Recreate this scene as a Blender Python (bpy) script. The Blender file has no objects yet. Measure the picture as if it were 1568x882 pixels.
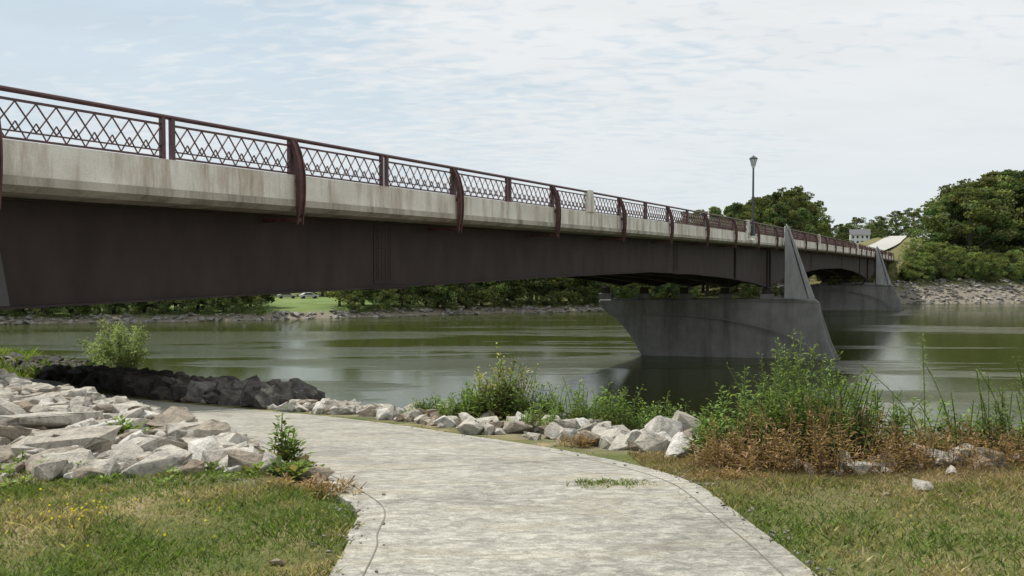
import bpy, bmesh, math, random
import numpy as np
from mathutils import Vector
random.seed(7); rng=np.random.default_rng(7)
scene=bpy.context.scene
scene.view_settings.view_transform='Standard'
scene.view_settings.look='None'
scene.view_settings.exposure=0
E=10.4
TH=math.atan(0.57); ST,CT=math.sin(TH),math.cos(TH)
D0=17.5
# ---------------------------------------------------------------- materials
def newmat(name):
    m=bpy.data.materials.new(name); m.use_nodes=True
    nt=m.node_tree; b=nt.nodes['Principled BSDF']
    return m,nt,b
def noise(nt,scale,detail=4,vec=None,rough=.55,dist=0):
    n=nt.nodes.new('ShaderNodeTexNoise'); n.inputs['Scale'].default_value=scale
    n.inputs['Detail'].default_value=min(detail,5); n.inputs['Roughness'].default_value=rough
    n.inputs['Distortion'].default_value=dist
    if vec is not None: nt.links.new(vec,n.inputs['Vector'])
    return n.outputs['Fac']
def ramp(nt,fac,stops):
    r=nt.nodes.new('ShaderNodeValToRGB'); cr=r.color_ramp
    while len(cr.elements)<len(stops): cr.elements.new(.5)
    for e,(p,c) in zip(cr.elements,stops):
        e.position=p; e.color=(c[0],c[1],c[2],1) if not isinstance(c,(int,float)) else (c,c,c,1)
    nt.links.new(fac,r.inputs[0]); return r.outputs[0]
def mix(nt,a,b,f,mode='MIX'):
    n=nt.nodes.new('ShaderNodeMix'); n.data_type='RGBA'; n.blend_type=mode
    def s(x,sock):
        if isinstance(x,(tuple,list)): sock.default_value=(x[0],x[1],x[2],1)
        elif isinstance(x,(int,float)): sock.default_value=(x,x,x,1)
        else: nt.links.new(x,sock)
    s(a,n.inputs[6]); s(b,n.inputs[7])
    if isinstance(f,(int,float)): n.inputs[0].default_value=f
    else: nt.links.new(f,n.inputs[0])
    return n.outputs[2]
def pos(nt,scale=(1,1,1),rot=(0,0,0)):
    g=nt.nodes.new('ShaderNodeNewGeometry'); mp=nt.nodes.new('ShaderNodeMapping')
    mp.inputs['Scale'].default_value=scale; mp.inputs['Rotation'].default_value=rot
    nt.links.new(g.outputs['Position'],mp.inputs['Vector']); return mp.outputs[0]
def bump(nt,b,h,strength,dist=.02):
    n=nt.nodes.new('ShaderNodeBump'); n.inputs['Strength'].default_value=strength
    n.inputs['Distance'].default_value=dist
    nt.links.new(h,n.inputs['Height']); nt.links.new(n.outputs[0],b.inputs['Normal']); return n
def simple(name,c1,c2,scale=3,rough=.8,bs=.3,bscale=20,metal=0,stretch=(1,1,1)):
    m,nt,b=newmat(name)
    f=noise(nt,scale,5,pos(nt,stretch))
    nt.links.new(ramp(nt,f,[(.3,c1),(.7,c2)]),b.inputs['Base Color'])
    b.inputs['Roughness'].default_value=rough; b.inputs['Metallic'].default_value=metal
    if bs: bump(nt,b,noise(nt,bscale,3,pos(nt)),bs)
    return m
def concrete(name,c1,c2,stain,amt=.7,lo=.45,hi=.68,sc=1.6):
    m,nt,b=newmat(name)
    base=ramp(nt,noise(nt,.8,5,pos(nt),.65),[(.3,c1),(.7,c2)])
    st=ramp(nt,noise(nt,sc,5,pos(nt,(1,1,.12)),.7),[(lo,0.0),(hi,amt)])
    col=mix(nt,base,stain,st)
    fine=ramp(nt,noise(nt,30,4,pos(nt)),[(.3,.82),(.7,1.0)])
    col=mix(nt,col,fine,1.0,'MULTIPLY')
    nt.links.new(col,b.inputs['Base Color']); b.inputs['Roughness'].default_value=.9
    bump(nt,b,noise(nt,18,4,pos(nt)),.35,.02)
    return m
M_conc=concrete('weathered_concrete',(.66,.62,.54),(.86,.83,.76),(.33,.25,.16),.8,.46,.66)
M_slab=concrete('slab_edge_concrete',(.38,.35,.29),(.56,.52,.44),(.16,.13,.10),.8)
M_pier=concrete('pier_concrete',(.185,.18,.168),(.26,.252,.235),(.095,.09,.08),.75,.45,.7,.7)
M_fin=concrete('fin_concrete',(.34,.34,.33),(.44,.44,.43),(.2,.2,.19),.6,.45,.7,.9)
M_steel=simple('weathering_steel',(.026,.016,.014),(.045,.031,.027),1.2,.8,.15,30,0,(1,1,.4))
M_steelL=simple('stiffener_steel',(.065,.060,.058),(.085,.08,.078),1.2,.7,.15,30)
M_rail=simple('maroon_rail_paint',(.060,.026,.027),(.11,.050,.050),5,.45,.1,60)
M_rib=simple('rusty_red_rib',(.045,.018,.017),(.12,.045,.038),4,.6,.2,40)
M_asph=simple('asphalt',(.045,.045,.047),(.06,.06,.06),2,.95,.3,60)
M_road=simple('concrete_road',(.36,.35,.33),(.44,.43,.40),.4,.95,.2,30)
M_lamp=simple('lamp_metal',(.05,.055,.06),(.075,.08,.085),5,.4,.05,60,.4)
M_glass=simple('lamp_glass',(.6,.62,.62),(.7,.72,.72),5,.2,0)
M_white=simple('white_siding',(.72,.72,.70),(.8,.8,.78),2,.7,.1,30)
M_roof=simple('grey_shingles',(.10,.10,.11),(.16,.16,.17),2,.9,.3,30)
M_win=simple('window_glass',(.02,.025,.03),(.04,.045,.05),1,.1,0)
M_bark=simple('bark',(.05,.04,.03),(.10,.08,.06),6,.95,0,20)
M_tire=simple('tyre_rubber',(.015,.015,.015),(.025,.025,.025),6,.9,0)
def carpaint(n,c):
    return simple(n,tuple(x*.95 for x in c),c,2,.3,0)
def foliage(name,rnd=.35,trans=.35):
    m=bpy.data.materials.new(name); m.use_nodes=True; nt=m.node_tree
    nt.nodes.remove(nt.nodes['Principled BSDF'])
    a=nt.nodes.new('ShaderNodeAttribute'); a.attribute_name='Col'
    g=nt.nodes.new('ShaderNodeNewGeometry')
    col=mix(nt,a.outputs['Color'],ramp(nt,g.outputs['Random Per Island'],[(0,1-rnd),(1,1+rnd)]),1,'MULTIPLY')
    d=nt.nodes.new('ShaderNodeBsdfDiffuse'); nt.links.new(col,d.inputs['Color'])
    t=nt.nodes.new('ShaderNodeBsdfTranslucent')
    nt.links.new(mix(nt,col,(1.35,1.45,.6),1,'MULTIPLY'),t.inputs['Color'])
    ms=nt.nodes.new('ShaderNodeMixShader'); ms.inputs[0].default_value=trans
    nt.links.new(d.outputs[0],ms.inputs[1]); nt.links.new(t.outputs[0],ms.inputs[2])
    nt.links.new(ms.outputs[0],nt.nodes['Material Output'].inputs['Surface'])
    return m
M_fol=foliage('foliage'); M_grass=foliage('grass_blades',.35,.3)
def rockmat(name,a,b_,c,tint=.4):
    m,nt,b=newmat(name)
    g=nt.nodes.new('ShaderNodeNewGeometry')
    base=ramp(nt,g.outputs['Random Per Island'],[(0,a),(.22,tuple(.5*p+.5*q for p,q in zip(a,b_))),(.4,b_),(.8,b_),(1,c)])
    n6=noise(nt,6,5,pos(nt),.75)
    col=mix(nt,base,ramp(nt,n6,[(.34,.42),(.58,1.0)]),1,'MULTIPLY')
    col=mix(nt,col,(.24,.19,.12),ramp(nt,noise(nt,3,4,pos(nt),.7),[(.5,0.0),(.74,tint)]))
    col=mix(nt,col,ramp(nt,noise(nt,45,3,pos(nt),.7),[(.3,.75),(.6,1.0)]),1,'MULTIPLY')
    nt.links.new(col,b.inputs['Base Color']); b.inputs['Roughness'].default_value=.95
    bump(nt,b,noise(nt,16,5,pos(nt),.75),.9,.05)
    return m
M_rock=rockmat('limestone_riprap',(.32,.25,.175),(.61,.57,.49),(.80,.77,.70))
M_rockf=rockmat('grey_riprap',(.20,.185,.16),(.34,.32,.285),(.45,.43,.39))
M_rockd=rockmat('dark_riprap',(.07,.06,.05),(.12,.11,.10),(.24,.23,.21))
# ---------------------------------------------------------------- mesh helper
def link(o,parent=None):
    scene.collection.objects.link(o)
    if parent: o.parent=parent
    return o
def empty(name,loc=(0,0,0)):
    e=bpy.data.objects.new(name,None); e.location=loc; return link(e)
class MB:
    def __init__(s): s.v=[];s.f=[];s.m=[]
    def add(s,vs,fs,mat=0):
        o=len(s.v); s.v+= [tuple(v) for v in vs]
        for f in fs: s.f.append([i+o for i in f]); s.m.append(mat)
    def hexa(s,p,mat=0):
        s.add(p,[(0,3,2,1),(4,5,6,7),(0,1,5,4),(1,2,6,5),(2,3,7,6),(3,0,4,7)],mat)
    def box(s,c,sx,sy,sz,mat=0,ax=None):
        c=Vector(c)
        X,Y,Z=ax if ax else (Vector((1,0,0)),Vector((0,1,0)),Vector((0,0,1)))
        P=[]
        for dz in(-.5,.5):
            for dx,dy in((-.5,-.5),(.5,-.5),(.5,.5),(-.5,.5)):
                P.append(c+X*dx*sx+Y*dy*sy+Z*dz*sz)
        s.hexa(P,mat)
    def bar(s,a,b,w,t,side,mat=0):
        a=Vector(a);b=Vector(b);d=(b-a)
        L=d.length; d.normalize(); side=Vector(side); n=d.cross(side).normalized(); sd=n.cross(d).normalized()
        s.box((a+b)/2,L,w,t,mat,(d,n,sd))
    def tube(s,pts,rad,n=8,mat=0,cap=True):
        rings=[]
        for i,p in enumerate(pts):
            p=Vector(p); d=(Vector(pts[min(i+1,len(pts)-1)])-Vector(pts[max(i-1,0)])).normalized()
            u=d.orthogonal().normalized() if abs(d.z)<.95 else Vector((1,0,0)); v=d.cross(u).normalized(); u=v.cross(d)
            r=rad[i] if isinstance(rad,(list,tuple)) else rad
            rings.append([p+u*math.cos(2*math.pi*k/n)*r+v*math.sin(2*math.pi*k/n)*r for k in range(n)])
        vs=[q for R in rings for q in R]; fs=[]
        for i in range(len(rings)-1):
            for k in range(n): fs.append((i*n+k,i*n+(k+1)%n,(i+1)*n+(k+1)%n,(i+1)*n+k))
        if cap: fs.append(tuple(range(n))[::-1]); fs.append(tuple((len(rings)-1)*n+k for k in range(n)))
        s.add(vs,fs,mat)
    def obj(s,name,mats,parent=None,smooth=False):
        me=bpy.data.meshes.new(name); me.from_pydata(s.v,[],s.f)
        for m in mats: me.materials.append(m)
        me.polygons.foreach_set('material_index',s.m)
        if smooth: me.polygons.foreach_set('use_smooth',[True]*len(s.f))
        me.update()
        o=bpy.data.objects.new(name,me)
        return link(o,parent)
def leafmesh(name,Q,C,mat):
    N,k,_=Q.shape
    me=bpy.data.meshes.new(name)
    me.vertices.add(N*k); me.vertices.foreach_set('co',Q.reshape(-1).astype(np.float32))
    me.loops.add(N*k); me.loops.foreach_set('vertex_index',np.arange(N*k,dtype=np.int32))
    me.polygons.add(N); me.polygons.foreach_set('loop_start',np.arange(0,N*k,k,dtype=np.int32))
    me.polygons.foreach_set('loop_total',np.full(N,k,dtype=np.int32))
    me.update(calc_edges=True)
    ca=me.color_attributes.new('Col','FLOAT_COLOR','POINT')
    c4=np.ones((N,k,4),np.float32); c4[:,:,:3]=C[:,None,:]; ca.data.foreach_set('color',c4.reshape(-1))
    me.materials.append(mat); me.validate()
    return me
# ---------------------------------------------------------------- layout functions
def P(s,w,z): return Vector((s*ST-(D0+w)*CT, s*CT+(D0+w)*ST, z+E))
U=Vector((ST,CT,0)); NV=Vector((-CT,ST,0)); ZV=Vector((0,0,1))
def catmull(pts,n=8):
    out=[]; p=[np.array(q,float) for q in pts]
    for i in range(len(p)-1):
        a=p[max(i-1,0)];b=p[i];c=p[i+1];d=p[min(i+2,len(p)-1)]
        for t in np.linspace(0,1,n,endpoint=False):
            out.append(.5*((2*b)+(c-a)*t+(2*a-5*b+4*c-d)*t*t+(3*b-a-3*c+d)*t**3))
    out.append(p[-1]); return np.array(out)
def sdist(x,y,poly):
    best=np.full(x.shape,1e18); sg=np.ones(x.shape)
    for (ax,ay),(bx,by) in zip(poly[:-1],poly[1:]):
        dx,dy=bx-ax,by-ay; L=dx*dx+dy*dy
        t=np.clip(((x-ax)*dx+(y-ay)*dy)/L,0,1)
        ex=x-(ax+t*dx); ey=y-(ay+t*dy); d=ex*ex+ey*ey
        cr=dx*(y-ay)-dy*(x-ax)
        m=d<best-1e-9
        best=np.where(m,d,best); sg=np.where(m,np.where(cr<0,1.,-1.),sg)
    return np.sqrt(best)*sg
pL=[(-1.0,-8),(-.95,1.0),(-.93,4.07),(-.98,4.7),(-1.05,5.3),(-1.5,6.1),(-2.2,7.5),(-3.4,9.8),(-5.1,12.3),(-7.1,14.9),(-10.4,18.6),(-16,24),(-26,32.5),(-60,50)]
pR=[(1.65,-8),(1.6,1.0),(1.55,4.07),(1.5,4.97),(1.42,6.0),(1.2,7.1),(.47,8.8),(-.73,10.7),(-1.95,12.6),(-4.1,15.4),(-7.5,19.0),(-12.9,24.6),(-23,35),(-57,54)]
EL=catmull(pL); ER=catmull(pR)
CREST=[(300,-60),(60,0),(20,6.5),(8,7.3),(4,7.7),(2.4,8.5),(1.4,9.9),(.3,11.8),(-1.0,13.8),(-3.0,16.3),(-6,20),(-10.5,25),(-17,32.5),(-30,46),(-62,60),(-300,64),(-900,60)]
FAR=[(-900,90),(-300,118),(-86,134),(-45,144),(-4.5,163),(47,182),(101,203),(145,206),(400,228),(1200,260)]
ROAD=[(97,226),(140,300),(204,420),(330,640)]
BY=[-400,-20,4,6,8.2,12.8,18,22,36,60,400]; BZ=[-1.2,-1.55,-1.6,-1.7,-2.0,-2.6,-3.3,-3.8,-5.1,-5.6,-5.6]
def bench(y): return np.interp(y,BY,BZ)
def vnoise(x,y,f,seed=0):
    return (np.sin(x*f+1.3*seed+2*np.sin(y*f*.7+seed))+np.sin(y*f*1.3-seed*2.1+1.7*np.sin(x*f*.9+seed*.5)))*.5
def height(x,y,raw=False):
    x=np.asarray(x,float);y=np.asarray(y,float)
    sl=-sdist(x,y,EL[::3]); sr=sdist(x,y,ER[::3])
    c=sdist(x,y,CREST)
    b=bench(y)
    up=np.clip(sl-.15,0,None)
    cap=-1.62-np.clip(y-6,0,20)*.075
    h=np.where(sl>.15,np.maximum(b,np.minimum(cap,b+.36*up)),b)
    h=h+np.where((sl>.3)|(sr>.3),.02*vnoise(x,y,2.1,3),0)
    cc=np.clip(c,0,None)
    h=h-np.where(cc<2,.14*cc*cc,.56*cc-.56)
    s=x*ST+y*CT; w=-(x*CT)+y*ST-D0
    em=np.clip((-30-s)/10,0,1)*np.clip(1-np.maximum(np.abs(w-10)-10,0)/10,0,1)
    h=np.where(c<0,h+em*(2.3-h)*.999,h)
    h=np.maximum(h,-13.5)
    if not raw:
        inside=(sl<0.02)&(sr<0.02)
        h=np.where(inside,h-.07,h-.004)
    t=-sdist(x,y,FAR)
    k=np.clip((x-20)/70,0,1); k=k*k*(3-2*k)
    bh=1.2*(1-k)+5.2*k
    far=-10.4+np.where(t<0,t*.4,np.minimum(t*.42,bh))+np.clip(t-10,0,400)*(.008*(1-k)+.052*k)
    far=far+np.where(t>5,.35*vnoise(x,y,.09,1)+.5*vnoise(x,y,.03,2),.25*vnoise(x,y,.5,4))
    rd=np.abs(sdist(x,y,ROAD)); zr_=np.interp(y,[226,300,420,640],[1.35,6.6,13.8,15])
    q=np.clip((rd-7)/26,0,1); q=q*q*(3-2*q)
    m=(y>222)
    far=np.where(m&(t>8),far*q+(zr_-.15)*(1-q),far)
    far=np.maximum(far,-13.5)
    return np.maximum(h,far)
def gz(x,y): return float(height(np.array([x]),np.array([y]),True)[0])+E
# ---------------------------------------------------------------- terrain
def axis(segs):
    a=[]
    for lo,hi,st in segs: a+=list(np.arange(lo,hi,st))
    a.append(segs[-1][1]); return np.array(a)
ax=axis([(-1600,-400,100),(-400,-100,12),(-100,-30,3),(-30,-12,.8),(-12,8,.22),(8,30,1.0),(30,240,4),(240,400,12),(400,2000,100)])
ay=axis([(-400,-40,30),(-40,0,2.5),(0,24,.22),(24,50,.8),(50,130,5),(130,260,2.5),(260,480,7),(480,800,40),(800,3000,200)])
GX,GY=np.meshgrid(ax,ay); Hh=height(GX,GY)+E
nx,ny=len(ax),len(ay)
me=bpy.data.meshes.new('ground')
vs=np.stack([GX,GY,Hh],-1).reshape(-1,3)
ii=np.arange(nx*ny).reshape(ny,nx)
fs=np.stack([ii[:-1,:-1],ii[:-1,1:],ii[1:,1:],ii[1:,:-1]],-1).reshape(-1,4)
me.from_pydata(vs.tolist(),[],fs.tolist()); me.polygons.foreach_set('use_smooth',[True]*len(fs))
c=sdist(GX,GY,CREST); t=-sdist(GX,GY,FAR); sl=-sdist(GX,GY,EL[::3])
rockz=np.clip((c+1.2)/1.0,0,1)*(GY<120)*(1-(GX>4)*.7*(c<1))
rockz=np.maximum(rockz,((sl>.1)&(GY>5.9)&(GX>-16)&(GY<25))*1.0)
rockz=np.maximum(rockz,((t<9)&(t>-20)&(GX>60))*1.0)
rockz=np.maximum(rockz,((t<2.5)&(t>-20))*1.0)
dry=np.clip((GX-1.2)/1,0,1)*np.clip((GY-4.6)/1.8,0,1)*(GY<60)*.8
lawn=((t>2)&(GX<-20))*1.0
ca=me.color_attributes.new('Zone','FLOAT_COLOR','POINT')
ca.data.foreach_set('color',np.stack([rockz,dry,lawn,np.ones_like(dry)],-1).reshape(-1).astype(np.float32))
M_ground,nt,b=newmat('ground_soil_grass')
at=nt.nodes.new('ShaderNodeAttribute'); at.attribute_name='Zone'
sp=nt.nodes.new('ShaderNodeSeparateColor'); nt.links.new(at.outputs['Color'],sp.inputs[0])
g=ramp(nt,noise(nt,1.3,5,pos(nt),.65),[(.38,(.085,.11,.035)),(.52,(.15,.145,.06)),(.66,(.30,.24,.14))])
nd=noise(nt,1.6,5,pos(nt),.7)
dr=ramp(nt,nd,[(.35,(.15,.12,.065)),(.6,(.26,.19,.12))])
lw=ramp(nt,noise(nt,.15,4,pos(nt),.6),[(.35,(.11,.16,.05)),(.65,(.17,.22,.08))])
n9=noise(nt,9,5,pos(nt),.7)
rk=ramp(nt,n9,[(.35,(.12,.10,.075)),(.65,(.33,.295,.235))])
col=mix(nt,g,dr,sp.outputs[1]); col=mix(nt,col,lw,sp.outputs[2]); col=mix(nt,col,rk,sp.outputs[0])
nt.links.new(col,b.inputs['Base Color']); b.inputs['Roughness'].default_value=1
b.inputs['Specular IOR Level'].default_value=.1
bump(nt,b,n9,.7,.08)
me.materials.append(M_ground)
link(bpy.data.objects.new('ground',me))
# ---------------------------------------------------------------- water
wb=MB(); wb.add([(-1600,-300,0),(2000,-300,0),(2000,1200,0),(-1600,1200,0)],[(0,1,2,3)])
M_water,nt,b=newmat('river_water')
b.inputs['Base Color'].default_value=(.044,.053,.013,1)
b.inputs['IOR'].default_value=1.33; b.inputs['Specular IOR Level'].default_value=.38
patch=ramp(nt,noise(nt,.03,5,pos(nt,(.40,2.4,1),(0,0,-.12)),.62,.5),[(.50,.07),(.60,1.0)])
n1=noise(nt,2.4,5,pos(nt,(.5,1.6,1),(0,0,-.12)),.62,.3)
mu=nt.nodes.new('ShaderNodeMath'); mu.operation='MULTIPLY'
nt.links.new(n1,mu.inputs[0]); nt.links.new(patch,mu.inputs[1])
bp=bump(nt,b,mu.outputs[0],1.0,.13)
nt.links.new(ramp(nt,patch,[(0,.05),(1,.09)]),b.inputs['Roughness'])
wb.obj('river_water',[M_water])
# ---------------------------------------------------------------- path
pb=MB()
n=len(EL)
def pz(x,y): return float(bench(y))+E+.012
K=6
rows=[]
for i in range(n):
    row=[]
    for k in range(K+1):
        q=EL[i]*(1-k/K)+ER[i]*(k/K); row.append((q[0],q[1],pz(*q)))
    rows.append(row)
for i in range(n):
    l,r=rows[i][0],rows[i][-1]
    rows[i]=[(l[0],l[1],l[2]-.12)]+rows[i]+[(r[0],r[1],r[2]-.12)]
W=K+3
pb.add([v for r in rows for v in r],[(i*W+k,i*W+k+1,(i+1)*W+k+1,(i+1)*W+k) for i in range(n-1) for k in range(W-1)])
M_path,nt,b=newmat('stamped_concrete_path')
big=ramp(nt,noise(nt,.7,5,pos(nt),.65,.5),[(.3,(.26,.25,.215)),(.7,(.37,.355,.305))])
n7=noise(nt,11,5,pos(nt,(.7,1.25,1),(0,0,.15)),.8,.6)
fl=ramp(nt,n7,[(.38,.66),(.50,.96),(.61,1.38)])
col=mix(nt,big,fl,1,'MULTIPLY')
tan=ramp(nt,noise(nt,1.7,5,pos(nt,(.5,1.6,1)),.7,.4),[(.50,0.0),(.70,.55)])
col=mix(nt,col,(.35,.30,.19),tan)
dk=ramp(nt,noise(nt,.9,5,pos(nt,(.8,1.3,1)),.7,.6),[(.34,.68),(.50,1.0)])
col=mix(nt,col,dk,1,'MULTIPLY')
col=mix(nt,col,ramp(nt,noise(nt,80,3,pos(nt)),[(.3,.72),(.62,1.05)]),1,'MULTIPLY')
# thin wandering cracks
vo=nt.nodes.new('ShaderNodeTexVoronoi'); vo.feature='DISTANCE_TO_EDGE'; vo.inputs['Scale'].default_value=.42
wv=nt.nodes.new('ShaderNodeTexNoise'); wv.inputs['Scale'].default_value=2.2; wv.inputs['Detail'].default_value=4
gp=pos(nt); nt.links.new(gp,wv.inputs['Vector'])
va=nt.nodes.new('ShaderNodeVectorMath'); va.operation='MULTIPLY_ADD'; va.inputs[1].default_value=(.7,.7,0)
nt.links.new(wv.outputs['Color'],va.inputs[0]); nt.links.new(gp,va.inputs[2]); nt.links.new(va.outputs[0],vo.inputs['Vector'])
col=mix(nt,col,ramp(nt,vo.outputs['Distance'],[(.0,.55),(.0035,1.0)]),.8,'MULTIPLY')
nt.links.new(col,b.inputs['Base Color']); b.inputs['Roughness'].default_value=.92
bump(nt,b,n7,.5,.02)
M_joint=simple('path_joint',(.12,.11,.095),(.20,.19,.155),8,1,0)
po=pb.obj('concrete_path',[M_path])
jb=MB()
def strip(pts,w):
    V=[]
    for i,p in enumerate(pts):
        d=np.array(pts[min(i+1,len(pts)-1)])-np.array(pts[max(i-1,0)]); d=d/np.linalg.norm(d); nn=np.array([-d[1],d[0]])*w/2
        for sg in(-1,1):
            q=np.array(p)+nn*sg; V.append((q[0],q[1],pz(*q)+.004))
    jb.add(V,[(2*i,2*i+1,2*i+3,2*i+2) for i in range(len(pts)-1)])
strip([EL[i]*.93+ER[i]*.07 for i in range(n)],.008)
strip([EL[i]*.07+ER[i]*.93 for i in range(n)],.008)
for i in (6,43,62,78):
    if i<n: strip([EL[i]*(1-k/8)+ER[min(i+1,n-1)]*(k/8) for k in range(9)],.011)
j=jb.obj('joints',[M_joint]); j.parent=po
# ---------------------------------------------------------------- bridge
bridge=empty('road_bridge')
S0,S1=-38,246
def zr(s): return 3.85-4.1e-5*(s-70)**2
def sweep(mb,prof,s0,s1,step,mat,closed=True,cap=True):
    ss=list(np.arange(s0,s1,step))+[s1]; k=len(prof(s0))
    V=[]
    for s in ss: V+=[P(s,w,z) for w,z in prof(s)]
    F=[]
    for i in range(len(ss)-1):
        for q in range(k if closed else k-1):
            a,b_=q,(q+1)%k
            F.append((i*k+a,i*k+b_,(i+1)*k+b_,(i+1)*k+a))
    if cap: F.append(tuple(range(k))); F.append(tuple((len(ss)-1)*k+q for q in range(k))[::-1])
    mb.add(V,F,mat)
BW=20.
L=8.65; SB=8.98
mb=MB()
for off,sg in((0,1),(BW,-1)):
    s=SB-6*L
    while s<S1:
        a=max(s+.015,S0); b_=min(s+L-.015,S1)
        if b_>a+.5: sweep(mb,lambda s,o=off,g=sg:[(o,zr(s)-1.12),(o,zr(s)-1.86),(o+g*.5,zr(s)-1.86),(o+g*.5,zr(s)-1.12)],a,b_,2.2,0)
        s+=L
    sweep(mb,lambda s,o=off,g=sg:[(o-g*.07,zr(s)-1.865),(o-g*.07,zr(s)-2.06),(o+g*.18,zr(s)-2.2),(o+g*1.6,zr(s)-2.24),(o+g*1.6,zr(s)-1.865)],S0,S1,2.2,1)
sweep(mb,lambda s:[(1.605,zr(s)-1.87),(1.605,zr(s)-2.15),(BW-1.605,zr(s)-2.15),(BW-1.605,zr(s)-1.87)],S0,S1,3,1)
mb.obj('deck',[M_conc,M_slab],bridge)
rb=MB(); sweep(rb,lambda s:[(.51,zr(s)-1.80),(.51,zr(s)-1.864),(BW-.51,zr(s)-1.864),(BW-.51,zr(s)-1.80)],S0,S1+3,3,0)
rb.obj('roadway',[M_asph],bridge)
gs=[-60,-10,10,24,35,52,62,73,82,90,98,107,117,128,148,165,178,186,191,197,206,222,246,300]
gb=[-1.0,-1.0,-1.0,-.88,-.74,-.6,-.88,-1.38,-2.0,-2.75,-2.0,-1.45,-1.05,-.85,-.95,-1.6,-2.5,-3.3,-3.8,-3.2,-2.4,-1.7,-1.6,-1.6]
def bot(s): return float(np.interp(s,gs,gb))
mg=MB()
GW=[1.45,5.7,10,14.3,18.55]
for w in GW:
    sweep(mg,lambda s:[(w,zr(s)-2.25),(w+.03,zr(s)-2.25),(w+.03,bot(s)),(w,bot(s))],S0,S1,2,0)
    sweep(mg,lambda s:[(w-.24,bot(s)-.002),(w+.27,bot(s)-.002),(w+.27,bot(s)-.06),(w-.24,bot(s)-.06)],S0,S1,2,0)
    sweep(mg,lambda s:[(w-.2,zr(s)-2.245),(w+.23,zr(s)-2.245),(w+.23,zr(s)-2.29),(w-.2,zr(s)-2.29)],S0,S1,2,0)
s=SB-5*L
while s<S1-1:
    for a,b_ in zip(GW[:-1],GW[1:]):
        zt=zr(s)-2.4; zb=bot(s)+.25
        for (p,q) in (((a,zt),(b_,zb)),((a,zb),(b_,zt)),((a,zt),(b_,zt)),((a,zb),(b_,zb))):
            mg.bar(P(s,p[0]+.03,p[1]),P(s,q[0],q[1]),.12,.12,U)
    s+=L
for s in (23.5,58,118,150,222,-15):
    mg.box(P(s,1.45-.015,(zr(s)-2.4+bot(s)+.1)/2),1.1,.03,zr(s)-2.5-bot(s),0,(U,NV,ZV))
    for k in range(24):
        z=zr(s)-2.5-(zr(s)-2.6-bot(s)-.15)*k/23
        for dx in(-.42,-.3,-.1,.1,.3,.42): mg.box(P(s+dx,1.45-.045,z),.035,.03,.035,0,(U,NV,ZV))
    mg.box(P(s,1.3,bot(s)-.085),2.0,.48,.04,0,(U,NV,ZV))
for s in(75.4,89.3,90.7,106,176,190.3,191.7,206):
    mg.box(P(s,1.36,(zr(s)-2.3+bot(s))/2),.04,.17,zr(s)-2.3-bot(s)-.01,0,(U,NV,ZV))
zt=zr(8)-2.26; q0=9.75
mg.hexa([P(6.0,1.30,bot(8)+.01),P(q0+.28,1.30,bot(8)+.01),P(q0+.28,1.44,bot(8)+.01),P(6.0,1.44,bot(8)+.01),
         P(6.0,1.30,zt),P(q0-.10,1.30,zt),P(q0-.10,1.44,zt),P(6.0,1.44,zt)],1)
mg.obj('girders',[M_steel,M_steelL],bridge)
# railing
mr=MB()
def railing(w,sg,s0,s1):
    ss=list(np.arange(s0,s1,2))+[s1]
    mr.tube([P(s,w,zr(s)-.04) for s in ss],.06,8,0)
    k0=math.ceil((s0-SB)/(L/2)); k=k0
    while SB+(k+1)*L/2<=s1:
        a=SB+k*L/2+.16; b_=SB+(k+1)*L/2-.16; N=9
        for zz,h in((-.24,.055),(-.90,.032),(-1.06,.05)):
            mr.bar(P(a,w,zr(a)+zz),P(b_,w,zr(b_)+zz),.045,h,ZV)
        far=SB+k*L/2>130
        for i in range(N):
            p=a+(b_-a)*i/N; q=a+(b_-a)*(i+1)/N; m=(p+q)/2; z0=zr(p)
            T=.038
            mr.bar(P(p,w,z0-.26),P(q,w,z0-.88),.022,T,NV)
            mr.bar(P(q,w,z0-.26),P(p,w,z0-.88),.022,T,NV)
            if not far:
                mr.bar(P(p,w,z0-.68),P(m,w,z0-1.05),.018,T,NV)
                mr.bar(P(q,w,z0-.68),P(m,w,z0-1.05),.018,T,NV)
        s=SB+k*L/2
        if k%2:
            for d in(-.14,.14):
                mr.box(P(s+d,w,zr(s)-.59),.11,.12,1.04,0,(U,NV,ZV))
        else:
            mr.box(P(s,w+sg*.02,zr(s)-.57),.28,.14,1.08,0,(U,NV,ZV))
        k+=1
railing(.14,1,S0,S1); railing(BW-.14,-1,S0,S1)
mr.obj('railing',[M_rail],bridge)
mrb=MB()
def rib(s,w0,sg):
    prof=[(.10,-.03),(.0,-.18),(-.12,-.42),(-.22,-.75),(-.28,-1.1),(-.29,-1.5),(-.27,-1.9),(-.21,-2.28),(-.17,-2.6)]
    inn=[(.14,-.20),(.08,-.34),(-.01,-.55),(-.07,-.82),(-.10,-1.1),(-.11,-1.5),(-.12,-1.9),(-.11,-2.25),(-.13,-2.6)]
    z=zr(s)
    for d in(-.10,.10):
        for i in range(len(prof)-1):
            a=[prof[i],prof[i+1],inn[i+1],inn[i]]
            V=[P(s+d-.022,w0+sg*p[0],z+p[1]) for p in a]+[P(s+d+.022,w0+sg*p[0],z+p[1]) for p in a]
            mrb.hexa(V,0)
    for i in range(len(prof)-2):
        mrb.bar(P(s,w0+sg*(prof[i][0]+.05),z+prof[i][1]),P(s,w0+sg*(prof[i+1][0]+.05),z+prof[i+1][1]),.03,.15,U,0)
    for zz in(-1.3,-1.95): mrb.box(P(s,w0-sg*.06,z+zz),.1,.10,.12,0,(U,NV,ZV))
    mrb.bar(P(s,w0-sg*.15,z-2.45),P(s,w0+sg*1.35,z-2.45),.12,.1,U,0)
k=-5
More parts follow.
